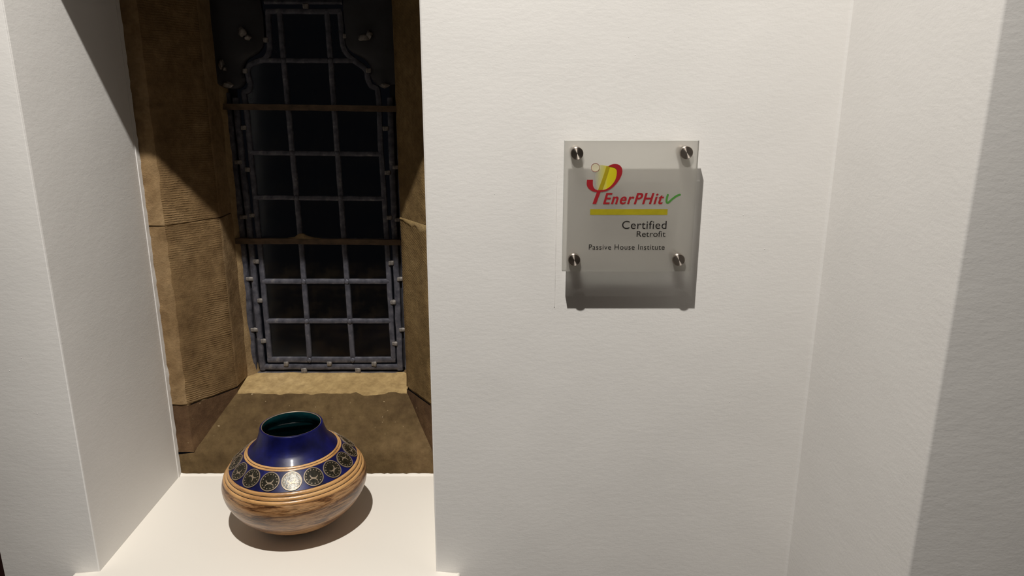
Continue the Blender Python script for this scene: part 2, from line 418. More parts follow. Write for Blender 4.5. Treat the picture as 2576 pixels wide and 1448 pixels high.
# window board with horns that lap over the wall face
def sill_board():
    bm = bmesh.new()
    pl = [(NX0 + 0.0, ND + 0.02), (NX0, 0.001), (-0.7815, 0.001), (-0.7825, -0.055), (-0.0845, -0.055), (-0.0855, 0.001), (NX1, 0.001), (NX1, ND + 0.02)]
    vs_ = [bm.verts.new((x, y, ZS)) for x, y in pl]; f = bm.faces.new(vs_)
    r = bmesh.ops.extrude_face_region(bm, geom=[f]); bmesh.ops.translate(bm, verts=[v for v in r['geom'] if isinstance(v, bmesh.types.BMVert)], vec=(0, 0, -0.028))
    es = [e for e in bm.edges if all(v.co.y < -0.05 or (abs(v.co.z - ZS) < 1e-5 and v.co.y < 0.01) for v in e.verts)]
    bmesh.ops.bevel(bm, geom=es, offset=0.006, segments=3, profile=0.5, affect='EDGES')
    o = finish(bm, 'trim_2', M['sillpaint'], smooth=40)
    return tag(o, 'deep white painted window board with horns lapping the wall', kind='structure')
sill = sill_board()

# small runs and specks left in the wall paint
bm = bmesh.new()
ridge = [(0.0745, -0.0015, z) for z in ()]
path = spline([(0.0778, 0.0, -0.134), (0.0762, 0.0, -0.150), (0.0762, 0, -0.20), (0.0764, 0, -0.27), (0.0762, 0, -0.325), (0.0755, 0, -0.350)], 8)
tube_path(bm, path, [(0.0011, -0.0004), (0.0004, 0.00035), (-0.0004, 0.00035), (-0.0011, -0.0004)], 0.0006)
finish(bm, 'paint_run', M['paint'], wf, smooth=60)
bm = bmesh.new()
rnd = random.Random(3)
for i in range(34):
    x = rnd.choice([rnd.uniform(-0.12, 0.49), rnd.uniform(-0.9, -0.75)]); z = rnd.uniform(-0.83, 0.1)
    if 0.06 < x < 0.31 and -0.36 < z < -0.07: continue
    bmesh.ops.create_icosphere(bm, subdivisions=1, radius=rnd.uniform(0.0005, 0.0009), matrix=Matrix.Translation((x, 0, z)) @ Matrix.Diagonal((1, 0.45, 1.2, 1)))
tag(finish(bm, 'paint_specks', M['paint'], wf, smooth=60), kind='stuff')
# plaster edge where the reveal meets the stone
bm = bmesh.new()
path = resample([(NX0 + 0.001, ND, ZS), (NX0 + 0.001, ND, NHEAD)], 0.011)
rows = []
for p in path:
    w = 0.0016 + 0.003 * max(0, noise.noise(Vector((1, 2, p.z * 24)))) + 0.0018 * noise.noise(Vector((4, 2, p.z * 70)))
    rows.append([bm.verts.new(p + Vector((-0.004, -0.010, 0))), bm.verts.new(p + Vector((0.0006, -0.010, 0))), bm.verts.new(p + Vector((w, 0.0005, 0))), bm.verts.new(p + Vector((-0.004, 0.002, 0)))])
for a, b in zip(rows[:-1], rows[1:]):
    for k in range(4): bm.faces.new((a[k], a[(k + 1) % 4], b[(k + 1) % 4], b[k]))
finish(bm, 'plaster_edge', M['paint'], wf, smooth=60)
bm = bmesh.new()
path = resample([(NX0, ND, ZS), (NX1, ND, ZS)], 0.007); rows = []
for p in path:
    w = 0.004 + 0.004 * max(0, noise.noise(Vector((p.x * 40, 2, 7)))) + 0.002 * noise.noise(Vector((p.x * 120, 2, 1)))
    rows.append([bm.verts.new(p + Vector((0, -0.006, 0.0004))), bm.verts.new(p + Vector((0, 0.001, w))), bm.verts.new(p + Vector((0, 0.004, -0.002)))])
for a, b in zip(rows[:-1], rows[1:]):
    for k in range(3): bm.faces.new((a[k], a[(k + 1) % 3], b[(k + 1) % 3], b[k]))
finish(bm, 'paint_edge', M['sillpaint'], sill, smooth=60)

# ------------------------------------------------------------------ the stone window
WC = -0.4275          # centre line of the light
YS, YW = 0.440, 0.525 # end of the splay, plane of the leadwork
SB = -0.676           # bottom of the lead
win = root('window_1', (WC, YW, ZS)); tag(win, 'old leaded window in tooled sandstone jambs, dark night behind the panes', kind='structure')
LX = [-0.76, -0.702, -0.628, -0.624, -0.76]
RX0 = 2 * WC
def plan_l():
    return [(-0.765, 0.3405), (-0.702, 0.3405), (-0.627, YS), (-0.6225, 0.545), (-0.765, 0.545)]
def plan_r():
    return [(-0.09, 0.3405), (-0.09, 0.545), (-0.2325, 0.545), (-0.2335, YS), (-0.1660, 0.3405)]
J1, J2, TOPZ = -0.281, -0.678, 0.44
def wob(x, top, bot): return 0.0
def jamb(name, plan, z0, z1, chips, seed, mats, mlist):
    bm = bmesh.new(); prism(bm, plan, z0, z1, chips=chips, seed=seed, mats=mats)
    return finish(bm, name, mlist, win, (plan[1][0], 0.42, z0), smooth=50)
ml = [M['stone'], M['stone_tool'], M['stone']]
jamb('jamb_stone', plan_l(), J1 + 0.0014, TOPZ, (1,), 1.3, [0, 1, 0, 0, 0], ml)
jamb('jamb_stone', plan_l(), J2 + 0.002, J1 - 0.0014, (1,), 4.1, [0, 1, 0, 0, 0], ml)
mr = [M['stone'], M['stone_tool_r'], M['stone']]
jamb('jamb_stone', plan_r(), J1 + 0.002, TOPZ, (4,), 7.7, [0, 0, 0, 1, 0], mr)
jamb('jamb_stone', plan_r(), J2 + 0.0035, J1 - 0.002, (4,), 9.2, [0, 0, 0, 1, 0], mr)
def shrink(plan, d):
    c = sum((Vector(p) for p in plan), Vector((0, 0))) / len(plan)
    return [tuple(Vector(p) + (c - Vector(p)).normalized() * d) for p in plan]
for pl, z, hgt in ((plan_l(), J1, 0.004), (plan_l(), J2, 0.005), (plan_r(), J1, 0.005), (plan_r(), J2, 0.008)):
    bm = bmesh.new(); prism(bm, shrink(pl, 0.0045), z - hgt / 2, z + hgt / 2, amp=0.0012)
    finish(bm, 'mortar_joint', M['mortar_dim'], win, (pl[1][0], 0.42, z))
# smear of mortar below the right hand joint
bm = bmesh.new(); N = 16; rows = []
for i in range(N + 1):
    t = i / N; x = -0.2335 + (0.0675) * t; y = YS + (0.3405 - YS) * t
    nrm = Vector((-0.1, -0.0675, 0)).normalized()
    d = 0.004 + 0.016 * t + 0.008 * noise.noise(Vector((t * 6, 1, 2)))
    rows.append([bm.verts.new(Vector((x, y, J1 + 0.002)) + nrm * 0.0008), bm.verts.new(Vector((x, y, J1 - d * 0.5)) + nrm * 0.0018), bm.verts.new(Vector((x, y, J1 - d)) - nrm * 0.0008)])
for a, b in zip(rows[:-1], rows[1:]):
    for k in range(2): bm.faces.new((a[k], b[k], b[k + 1], a[k + 1]))
finish(bm, 'mortar_smear', M['mortar'], win, (-0.2, 0.4, J1), smooth=60)

# sill stone: stools either side, glacis between, upright nose
ZG0, ZG1 = -0.792, -0.690
def sill_stone():
    bm = bmesh.new()
    def grid(a, b, c, d, n, m, mi, amp=0.0014, seed=2.0):
        g = []
        for i in range(n + 1):
            row = []
            for j in range(m + 1):
                u, v = i / n, j / m
                p = (Vector(a) * (1 - u) + Vector(b) * u) * (1 - v) + (Vector(d) * (1 - u) + Vector(c) * u) * v
                row.append(bm.verts.new(p + jit(p, amp, 24, seed)))
            g.append(row)
        for i in range(n):
            for j in range(m):
                f = bm.faces.new((g[i][j], g[i + 1][j], g[i + 1][j + 1], g[i][j + 1])); f.material_index = mi
    yb, yf = YS, 0.3415
    xl0, xr0 = -0.700, -0.1675     # arris
    xl1, xr1 = -0.627, -0.2335
    prof = [(yb - (yb - 0.349) * k / 10, ZG1 + (-0.7835 - ZG1) * k / 10) for k in range(11)] + [(0.3455, -0.7885), (0.3425, -0.794), (0.3415, -0.801), (0.3415, -0.815), (0.3415, -0.83), (0.3415, ZS - 0.02)]
    rows = []
    for y, z in prof:
        u = min(1.0, max(0.0, (yb - y) / (yb - yf))); xa, xb = xl1 + (xl0 - 0.001 - xl1) * u, xr1 + (xr0 + 0.001 - xr1) * u
        if z < ZG0 - 0.004: xa, xb = xl0 - 0.06, xr0 + 0.07
        row = []
        for k in range(51):
            p = Vector((xa + (xb - xa) * k / 50, y, z)); row.append(bm.verts.new(p + jit(p, 0.0015, 24, 2.0)))
        rows.append(row)
    for ra, rb in zip(rows[:-1], rows[1:]):
        for k in range(50): bm.faces.new((rb[k], rb[k + 1], ra[k + 1], ra[k])).material_index = 0
    grid((xl1, yb, ZG1), (xr1, yb, ZG1), (xr1, 0.56, SB - 0.006), (xl1, 0.56, SB - 0.006), 30, 6, 0)
    grid((-0.765, yf, ZG0), (xl0, yf, ZG0), (xl0, yf, J2 - 0.002), (-0.765, yf, J2 - 0.002), 6, 10, 1, 0.0012)
    grid((xr0, yf, ZG0), (-0.09, yf, ZG0), (-0.09, yf, J2 - 0.003), (xr0, yf, J2 - 0.003), 6, 10, 1, 0.0012)
    grid((xl0, yf, ZG0), (xl1, yb, ZG1), (xl1, yb, J2 - 0.002), (xl0, yf, J2 - 0.002), 10, 10, 1, 0.0012)
    grid((xl1, yb, ZG1), (xl1, 0.56, SB - 0.006), (xl1, 0.56, J2 + 0.002), (xl1, yb, J2 - 0.002), 8, 3, 1, 0.0008)
    grid((xr1, yb, ZG1), (xr0, yf, ZG0), (xr0, yf, J2 - 0.003), (xr1, yb, J2 - 0.003), 10, 10, 1, 0.0012)
    grid((-0.765, yf, J2 - 0.002), (xl0, yf, J2 - 0.002), (xl1, 0.56, J2 - 0.002), (-0.765, 0.56, J2 - 0.002), 8, 8, 1, 0.0006)
    grid((xr0, yf, J2 - 0.003), (-0.09, yf, J2 - 0.003), (-0.09, 0.56, J2 - 0.003), (xr1, 0.56, J2 - 0.003), 8, 8, 1, 0.0006)
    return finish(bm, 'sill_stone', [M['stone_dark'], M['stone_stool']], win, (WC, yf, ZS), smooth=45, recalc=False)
sill_stone()
# bed of pale mortar on the sill below the lead, with a ragged front edge
bm = bmesh.new(); n = 60; rows = []
for i in range(n + 1):
    t = i / n; x = -0.6262 + (-0.2340 + 0.6262) * t
    e = 0.004 * noise.noise(Vector((x * 14, 3, 1))) + 0.002 * noise.noise(Vector((x * 50, 3, 1)))
    q = [(YS - 0.004 + e, ZG1 - 0.006 + e * 0.2), (YS - 0.001 + e, ZG1 + 0.001), (YS + 0.028, ZG1 + 0.0062 + 0.0015 * noise.noise(Vector((x * 30, 1, 9)))),
         (YS + 0.050, ZG1 + 0.0085), (YS + 0.060, ZG1 + 0.0125 + 0.001 * noise.noise(Vector((x * 40, 5, 9)))), (YW - 0.002, SB + 0.0022 + 0.002 * noise.noise(Vector((x * 22, 8, 9)))), (YW + 0.02, SB + 0.001), (YW + 0.02, ZG1 - 0.02)]
    rows.append([bm.verts.new((x + 0.0, y, z)) for y, z in q])
m = len(rows[0])
for a, b in zip(rows[:-1], rows[1:]):
    for k in range(m): bm.faces.new((a[k], a[(k + 1) % m], b[(k + 1) % m], b[k]))
bm.faces.new(rows[0]); bm.faces.new(rows[-1][::-1])
finish(bm, 'mortar_bed', M['mortar'], win, (WC, YS, ZG1), smooth=50)
# pointing between jamb return and lead
for sx, seed in ((-1, 1.0), (1, 5.0)):
    bm = bmesh.new(); rows = []
    xe = -0.6235 if sx < 0 else -0.2325
    for p in resample([(xe, 0, SB - 0.003), (xe, 0, 0.40)], 0.012):
        w = 0.010 + 0.004 * noise.noise(Vector((seed, 2, p.z * 16))) + 0.0025 * noise.noise(Vector((seed, 5, p.z * 50)))
        if p.z < SB + 0.05: w += (SB + 0.05 - p.z) * 0.22
        d = 0.020 + 0.008 * noise.noise(Vector((seed, 9, p.z * 14)))
        s = -sx
        rows.append([bm.verts.new((xe - s * 0.003, YW - d, p.z)), bm.verts.new((xe + s * w * 0.45, YW - d * 0.62, p.z)), bm.verts.new((xe + s * w, YW - 0.001, p.z)), bm.verts.new((xe + s * w, YW + 0.015, p.z)), bm.verts.new((xe - s * 0.003, YW + 0.015, p.z))])
    for a, b in zip(rows[:-1], rows[1:]):
        for k in range(5): bm.faces.new((a[k], a[(k + 1) % 5], b[(k + 1) % 5], b[k]))
    bm.faces.new(rows[0]); bm.faces.new(rows[-1][::-1])
    finish(bm, 'pointing', M['mortar_dim'], win, (xe, YW, SB), smooth=60)

# --- leadwork
ZR = [0.148, 0.048, -0.051, -0.150, -0.250, -0.349, -0.4465, -0.544, -0.642]   # came rows
VX = (-0.4785, -0.3795); IX = (-0.5735, -0.2785)
YL = YW
def came(name, pts, w, h, mat=None, y=YL, amp=0.0007, seed=0.0):
    bm = bmesh.new(); tube_path(bm, resample([(a, y, b) for a, b in pts], 0.012), came_prof(w * 1.2, h), amp, seed)
    return finish(bm, name, mat or M['lead'], win, (pts[0][0], y, pts[0][1]), smooth=38)
LIN = [(-0.5105, 0.1475), (-0.5114, 0.1259), (-0.5121, 0.0951), (-0.5143, 0.0694), (-0.5235, 0.0528), (-0.5435, 0.0454), (-0.5597, 0.0379), (-0.5648, 0.0249), (-0.5643, 0.0099), (-0.5614, -0.0014), (-0.5666, -0.0146), (-0.5767, -0.0184), (-0.5767, -0.0300), (-0.5755, -0.051)]
RIN = [(-0.3575, 0.1475), (-0.3564, 0.1259), (-0.3553, 0.0951), (-0.3520, 0.0694), (-0.3338, 0.0491), (-0.3151, 0.0361), (-0.3060, 0.0249), (-0.3048, 0.0099), (-0.2977, -0.0051), (-0.2862, -0.0099), (-0.2835, -0.022), (-0.2820, -0.051)]
def sp2(pts, k=4): return [(p.x, p.z) for p in spline([(a, 0, b) for a, b in pts], k)]
LS, RS = sp2(LIN), sp2(RIN)
def xat(path, z):
    for (x0, z0), (x1, z1) in zip(path[:-1], path[1:]):
        if (z0 - z) * (z1 - z) <= 0 and z0 != z1: return x0 + (x1 - x0) * (z - z0) / (z1 - z0)
    return path[-1][0]
came('edge_came', LS + [(IX[0] - 0.0015, -0.12), (IX[0], -0.35), (IX[0], ZR[-1])], 0.0105, 0.0055, seed=1)
came('edge_came', RS + [(-0.2835, -0.12), (-0.2785, -0.35), (-0.2755, ZR[-1])], 0.0105, 0.0055, seed=2)
came('edge_came', [(LS[0][0] - 0.004, ZR[0]), (RS[0][0] + 0.004, ZR[0])], 0.0095, 0.0055, seed=3)
came('edge_came', [(IX[0] - 0.005, ZR[-1]), (-0.2705, ZR[-1])], 0.012, 0.0055, seed=4)
def vx(i, z):   # the uprights wander a little
    t = (z - ZR[-1]) / (ZR[0] - ZR[-1])
    return (-0.4778 - 0.0055 * t + 0.0022 * math.sin(t * 5)) if i == 0 else (-0.3735 - 0.0112 * t)
for i in (0, 1):
    came('upright_came', [(vx(i, ZR[0] - (ZR[0] - ZR[-1]) * k / 12), ZR[0] - (ZR[0] - ZR[-1]) * k / 12) for k in range(13)], 0.0105, 0.006, seed=6 + i)
def xl(z): return xat(LS, z) if z > -0.051 else IX[0] - 0.002 * (z > -0.3)
def xr(z): return xat(RS, z) if z > -0.051 else (-0.2835 + 0.008 * min(1, (-0.05 - z) / 0.5))
for z in ZR[1:-1]:
    dz = -0.0022 if z > -0.3 else 0.0
    zl = (-0.5350, 0.0480) if z > 0 else (xl(z), z)
    if z > 0: came('cross_came', [(-0.536, z + 0.0), (-0.332, z)], 0.0088, 0.006, seed=z * 50)
    else: came('cross_came', [(xl(z), z - dz * 0.5), (xr(z), z + dz)], 0.0092 if z > -0.4 else 0.0098, 0.006, seed=z * 50)
# solder joints
def solder_mesh():
    bm = bmesh.new(); bmesh.ops.create_uvsphere(bm, u_segments=10, v_segments=6, radius=1.0)
    for v in bm.verts: v.co = Vector((v.co.x * 0.0066, v.co.y * 0.0022, v.co.z * 0.0064)) + jit(v.co, 0.0012, 1.5)
    me = bpy.data.meshes.new('solder_joint'); bm.to_mesh(me); bm.free(); me.shade_smooth(); return me
sm = solder_mesh()
for z in ZR[1:]:
    for x in (vx(0, z), vx(1, z)):
        o = from_mesh('solder_joint', sm, M['lead'], win, (x, YL - 0.0048, z)); o.rotation_euler = (0, random.uniform(0, 3), 0)
# second bar and outer bar of the border, both sides and along the foot
def border(off0, off1, z_top, seed, th=0.006, y=YL):
    for s, nm in ((-1, 'l'), (1, 'r')):
        c = (off0 + off1) / 2; x = WC + s * c + (0.002 if s > 0 else 0)
        came('border_bar', [(x - (0.004 if s < 0 else -0.002) * 1.0, z_top), (x, -0.3), (x, SB + 0.008)], off1 - off0, th, y=y, amp=0.0012, seed=seed + s)
border(0.1595, 0.1715, -0.030, 11)
border(0.1790, 0.1930, -0.020, 14, 0.007)
came('border_bar', [(WC - 0.170, -0.6605), (WC + 0.172, -0.6605)], 0.0115, 0.006, amp=0.001, seed=15)
came('border_bar', [(WC - 0.186, -0.6765), (WC + 0.188, -0.6765)], 0.006, 0.006, amp=0.001, seed=16)
came('border_bar', [(LS[0][0] - 0.006, 0.1665), (RS[0][0] + 0.006, 0.1665)], 0.008, 0.006, amp=0.001, seed=17)
# added backing, its dark colour standing in for darkness in the outer gap
for s in (-1, 1):
    x0, x1 = sorted((WC + s * 0.168, WC + s * 0.197)); boxobj('gap_dark_backing', (x0, x1, YW + 0.007, YW + 0.010, SB, 0.0), M['slate'], win)
boxobj('gap_dark_backing', (WC - 0.19, WC + 0.19, YW + 0.007, YW + 0.010, SB - 0.004, SB + 0.012), M['slate'], win)
# lugs
def lug(x, z, w=0.0125, h=0.0095, mat=None):
    bm = bmesh.new(); box(bm, -w / 2, w / 2, -0.0072, 0.003, -h / 2, h / 2, bev=0.0014)
    for v in bm.verts: v.co += jit(v.co, 0.0013, 90, x * 40 + z * 17)
    return finish(bm, 'lug', mat or M['solder'], win, (0, 0, 0), smooth=60), (x, YL, z)
def put_lug(*a, **k):
    o, p = lug(*a, **k); o.location = Vector(p) - ORG[win.name]
for z in (-0.094, -0.186, -0.290, -0.398, -0.4925, -0.5935): put_lug(WC - 0.1560, z)
for z in (-0.096, -0.193, -0.295, -0.401, -0.4965, -0.600): put_lug(WC + 0.1575, z)
for z in (-0.170, -0.294, -0.440, -0.565): put_lug(WC - 0.1755, z, 0.0165, 0.0085)
for z in (-0.181, -0.300, -0.440, -0.565): put_lug(WC + 0.1770, z, 0.0150, 0.0085)
for x in (-0.534, -0.430, -0.322): put_lug(x, -0.6515, 0.0115, 0.012)
for x in (-0.492, -0.362): put_lug(x, -0.6690, 0.013, 0.014)
for x, z in ((-0.520, 0.090), (-0.347, 0.098), (-0.570, 0.026), (-0.301, 0.027), (-0.4285, 0.158)): put_lug(x, z, 0.012, 0.010)
# saddle bars
for z, dz in ((-0.051, -0.0025), (-0.349, -0.0015)):
    bm = bmesh.new()
    pr = [(-0.0063, 0.001), (-0.0063, 0.0105), (0.0063, 0.0105), (0.0063, 0.001)]
    tube_path(bm, resample([(-0.6255, YL - 0.006, z - dz), (-0.2305, YL - 0.006, z + dz)], 0.01), pr, 0.0011, z * 30)
    finish(bm, 'saddle_bar', M['iron'], win, (WC, YL, z), smooth=40)
# rag of old putty on the lower saddle bar
bm = bmesh.new(); rows = []
for i in range(25):
    t = i / 24; x = -0.515 + 0.088 * t; b = math.exp(-((t - 0.48) / 0.16) ** 2) * 0.0085 + 0.003 * math.sin(PI * t) + 0.002 * noise.noise(Vector((t * 9, 1, 1)))
    rows.append([bm.verts.new((x, YL - 0.016, -0.343)), bm.verts.new((x, YL - 0.011, -0.343 + b)), bm.verts.new((x, YL - 0.004, -0.343 + b)), bm.verts.new((x, YL - 0.004, -0.343))])
for a, b in zip(rows[:-1], rows[1:]):
    for k in range(4): bm.faces.new((a[k], a[(k + 1) % 4], b[(k + 1) % 4], b[k]))
finish(bm, 'putty', M['mortar_dim'], win, (-0.47, YL, -0.343), smooth=60)
# cusped plates left and right of the head
LPL = [(-0.5225, 0.175), (-0.5227, 0.1601), (-0.5202, 0.1349), (-0.5209, 0.1042), (-0.5249, 0.0804), (-0.5359, 0.0657), (-0.5605, 0.0509), (-0.5706, 0.0361), (-0.5740, 0.0212), (-0.5702, 0.0099), (-0.5753, -0.0033), (-0.5919, -0.0127), (-0.6250, -0.006)]
RPL = [(-0.3486, 0.175), (-0.3486, 0.1601), (-0.3482, 0.1349), (-0.3466, 0.1133), (-0.3473, 0.0841), (-0.3368, 0.0657), (-0.3105, 0.0509), (-0.2959, 0.0324), (-0.2985, 0.0193), (-0.2895, 0.0024), (-0.2762, -0.0051), (-0.2320, 0.000)]
def cusp(pts, xo, seed):
    c = sp2(pts); bm = bmesh.new(); rows = []
    o = Vector((xo, 0, 0.22))
    for (x, z) in c:
        a = Vector((x, 0, z)); b = Vector((xo, 0, max(z, -0.004) + 0.004)) 
        row = []
        for k, (u, yy) in enumerate(((0.0, YW + 0.006), (0.0, YW - 0.006), (0.12, YW - 0.012), (0.45, YW - 0.015), (1.0, YW - 0.024), (1.0, YW + 0.006))):
            p = a.lerp(b, u); q = Vector((p.x, yy, p.z)); row.append(bm.verts.new(q + jit(q, 0.0012, 40, seed)))
        rows.append(row)
    for a, b in zip(rows[:-1], rows[1:]):
        for k in range(6): bm.faces.new((a[k], a[(k + 1) % 6], b[(k + 1) % 6], b[k]))
    bm.faces.new(rows[0]); bm.faces.new(rows[-1][::-1])
    finish(bm, 'cusp', M['slate'], win, (xo, YW, 0.0), smooth=50)
cusp(LPL, -0.6255, 1.0); cusp(RPL, -0.2305, 2.0)
boxobj('head_plate', (-0.63, -0.226, YW - 0.018, YW + 0.012, 0.170, 0.43), M['slate'], win, bev=0.002)
# crumbs of broken plaster on the cusps
def crumb(x, z, sx, sz, seed, y=YW - 0.019):
    bm = bmesh.new(); bmesh.ops.create_icosphere(bm, subdivisions=2, radius=1)
    for v in bm.verts:
        v.co = Vector((v.co.x * sx, v.co.y * 0.006, v.co.z * sz)) * (1 + 0.5 * noise.noise(v.co * 1.6 + Vector((seed, 0, 0)))) + Vector((x, y, z))
    finish(bm, 'plaster_crumb', M['solder'], win, (x, y, z), smooth=50)
crumb(-0.5635, 0.105, 0.009, 0.010, 1); crumb(-0.552, 0.094, 0.007, 0.006, 2); crumb(-0.307, 0.094, 0.013, 0.007, 3); crumb(-0.294, 0.100, 0.006, 0.008, 4)
crumb(-0.612, 0.040, 0.005, 0.010, 5, YW - 0.024); crumb(-0.606, 0.030, 0.004, 0.004, 6, YW - 0.024); crumb(-0.605, -0.003, 0.012, 0.006, 7); crumb(-0.266, -0.004, 0.010, 0.005, 8)
# glass panes, one by one
for r_ in range(len(ZR) - 1):
    z1, z0 = ZR[r_], ZR[r_ + 1]
    zm = (z0 + z1) / 2
    for c_ in range(3):
        def bx(z):
            return [(xl(z), vx(0, z)), (vx(0, z), vx(1, z)), (vx(1, z), xr(z))][c_]
        if r_ < 2:
            zz = [z0 + (z1 - z0) * k / 8 for k in range(9)]
        else: zz = [z0, z1]
        pts = [(bx(z)[0], z) for z in zz] + [(bx(z)[1], z) for z in reversed(zz)]
        plate_poly('glass_pane', pts, YW + 0.003, 0.003, M['glass'], win, (bx(zm)[0], YW, z0))

# ------------------------------------------------------------------ vase
VX0, VY0 = -0.4194, 0.1618
vase = root('pottery_vase', (VX0, VY0, ZS))
tag(vase, 'squat tan pottery vase with cobalt blue neck and dark medallion band on white sill', 'vase')
def lathe(name, prof, mat, seg=96, parent=None, smooth=50, wob_amt=0.0):
    bm = bmesh.new(); rows = []
    for r, z in prof:
        if r < 1e-6: rows.append([bm.verts.new((0, 0, z))] * seg); continue
        row = []
        for k in range(seg):
            a = 2 * PI * k / seg; w = 1 + wob_amt * math.sin(2 * a + z * 30) + wob_amt * 0.6 * math.sin(3 * a + 1)
            row.append(bm.verts.new((r * w * math.cos(a), r * w * math.sin(a), z)))
        rows.append(row)
    for a, b in zip(rows[:-1], rows[1:]):
        for k in range(seg):
            q = []
            for v in (a[k], a[(k + 1) % seg], b[(k + 1) % seg], b[k]):
                if v not in q: q.append(v)
            if len(q) > 2: bm.faces.new(q)
    bmesh.ops.recalc_face_normals(bm, faces=bm.faces)
    me = bpy.data.meshes.new(name); bm.to_mesh(me); bm.free(); me.shade_smooth(); me.set_sharp_from_angle(angle=math.radians(smooth))
    return from_mesh(name, me, mat, parent or vase, (VX0, VY0, ZS))
def sprof(pts, k=6): return [(p.x, p.z) for p in spline([(a, 0, b) for a, b in pts], k)]
body = sprof([(0.0475, 0.0), (0.0520, 0.0035), (0.0555, 0.0065), (0.0720, 0.0150), (0.0960, 0.0310), (0.1180, 0.0530), (0.1330, 0.0770), (0.1382, 0.0975), (0.1365, 0.1110), (0.1345, 0.1165)])
lathe('body', [(0.0, 0.001)] + body, M['clay'], wob_amt=0.002)
def groove_ring(r0, z0, r1, z1, n, name, mat):
    """ridges with dark grooves between, following the shoulder from (r0,z0) to (r1,z1)"""
    d = Vector((r1 - r0, z1 - z0)); nn = Vector((d.y, -d.x)).normalized()
    if nn.x < 0: nn = -nn
    pr = []
    for i in range(n):
        for t, h in ((0.0, -0.0004), (0.10, 0.0005), (0.5, 0.0009), (0.90, 0.0005), (1.0, -0.0004)):
            u = (i + 0.03 + t * 0.90) / n; p = Vector((r0, z0)) + d * u + nn * h; pr.append((p.x, p.y))
    lathe(name, pr, mat)
    gp = [(r0 - nn.x * 0.0002, z0 - nn.y * 0.0002), (r1 - nn.x * 0.0002, z1 - nn.y * 0.0002)]
    lathe('incised_line', gp, M['groove'])
groove_ring(0.1345, 0.1163, 0.1215, 0.1358, 3, 'shoulder_ring', M['clay_ring'])
BR0, BZ0, BR1, BZ1 = 0.1215, 0.1358, 0.0920, 0.1610
lathe('blue_band', [(BR0 + (BR1 - BR0) * t, BZ0 + (BZ1 - BZ0) * t + 0.0010 * math.sin(PI * t)) for t in (0, .1, .25, .4, .5, .6, .75, .9, 1)], M['blue'])
groove_ring(0.0920, 0.1610, 0.0845, 0.1668, 2, 'collar_ring', M['clay_ring'])
neck = lathe('neck', sprof([(0.0845, 0.1668), (0.0790, 0.1720), (0.0725, 0.1785), (0.0670, 0.1870), (0.0630, 0.1970), (0.0605, 0.2060), (0.0594, 0.2108), (0.0584, 0.2130), (0.0560, 0.2137)]), M['blue'], wob_amt=0.003)
lathe('lip', sprof([(0.0560, 0.2137), (0.0553, 0.2136), (0.0546, 0.2128)], 4), M['medal_line'], parent=neck, wob_amt=0.003)
lathe('inner_glaze', sprof([(0.0548, 0.2126), (0.0545, 0.2050), (0.0575, 0.1950), (0.0640, 0.1820), (0.0860, 0.1600), (0.1180, 0.1300), (0.1300, 0.1000), (0.1200, 0.0650), (0.0900, 0.0300), (0.0450, 0.0120), (0.0, 0.0100)], 5), M['teal'], wob_amt=0.003)
# medallions: curved discs lying on the conical band
sl = Vector((BR1 - BR0, BZ1 - BZ0)); SL = sl.length; sd = sl.normalized(); sn = Vector((sd.y, -sd.x))
if sn.x < 0: sn = -sn
def on_band(u, v, h, phi=0.0):
    p = Vector((BR0, BZ0)) + sd * (SL / 2 + v) + sn * (h + 0.0010); rr = p.x
    rm = (BR0 + BR1) / 2; a = u / (0.35 * rr + 0.65 * rm)
    return Vector((rr * math.sin(a), -rr * math.cos(a), p.y))
RM = 0.0178
def disc_mesh(name, shapes, mat):
    """shapes: list of (outer loop, inner loop or None, height) in (u,v)"""
    bm = bmesh.new()
    for out, inn, h in shapes:
        lo = [bm.verts.new(on_band(u, v, -0.0008)) for u, v in out]; hi = [bm.verts.new(on_band(u, v, h)) for u, v in out]; n = len(out)
        for k in range(n): bm.faces.new((lo[k], lo[(k + 1) % n], hi[(k + 1) % n], hi[k]))
        if inn is None:
            cu = sum(p[0] for p in out) / n; cv_ = sum(p[1] for p in out) / n
            c = bm.verts.new(on_band(cu, cv_, h * 1.15))
            for k in range(n): bm.faces.new((hi[k], hi[(k + 1) % n], c))
        else:
            hi2 = [bm.verts.new(on_band(u, v, h)) for u, v in inn]; lo2 = [bm.verts.new(on_band(u, v, -0.0008)) for u, v in inn]
            for k in range(n):
                bm.faces.new((hi[k], hi[(k + 1) % n], hi2[(k + 1) % n], hi2[k])); bm.faces.new((hi2[k], hi2[(k + 1) % n], lo2[(k + 1) % n], lo2[k]))
    bmesh.ops.recalc_face_normals(bm, faces=bm.faces)
    me = bpy.data.meshes.new(name); bm.to_mesh(me); bm.free(); me.shade_smooth(); me.set_sharp_from_angle(angle=math.radians(50)); me.materials.append(mat); return me
def circ(cx, cy, r, n): return [(cx + r * math.cos(2 * PI * k / n), cy + r * math.sin(2 * PI * k / n)) for k in range(n)]
me_disc = disc_mesh('medallion', [(circ(0, 0, RM * 0.965, 32), None, 0.0007)], M['medal'])
me_rim = disc_mesh('medallion_rim', [(circ(0, 0, RM * 1.02, 40), circ(0, 0, RM * 0.93, 40), 0.0012)], M['medal_line'])
me_dots = disc_mesh('medallion_dots', [(circ(0.76 * RM * math.cos(2 * PI * k / 15), 0.76 * RM * math.sin(2 * PI * k / 15), RM * 0.062, 6), None, 0.0013) for k in range(15)], M['medal_line'])
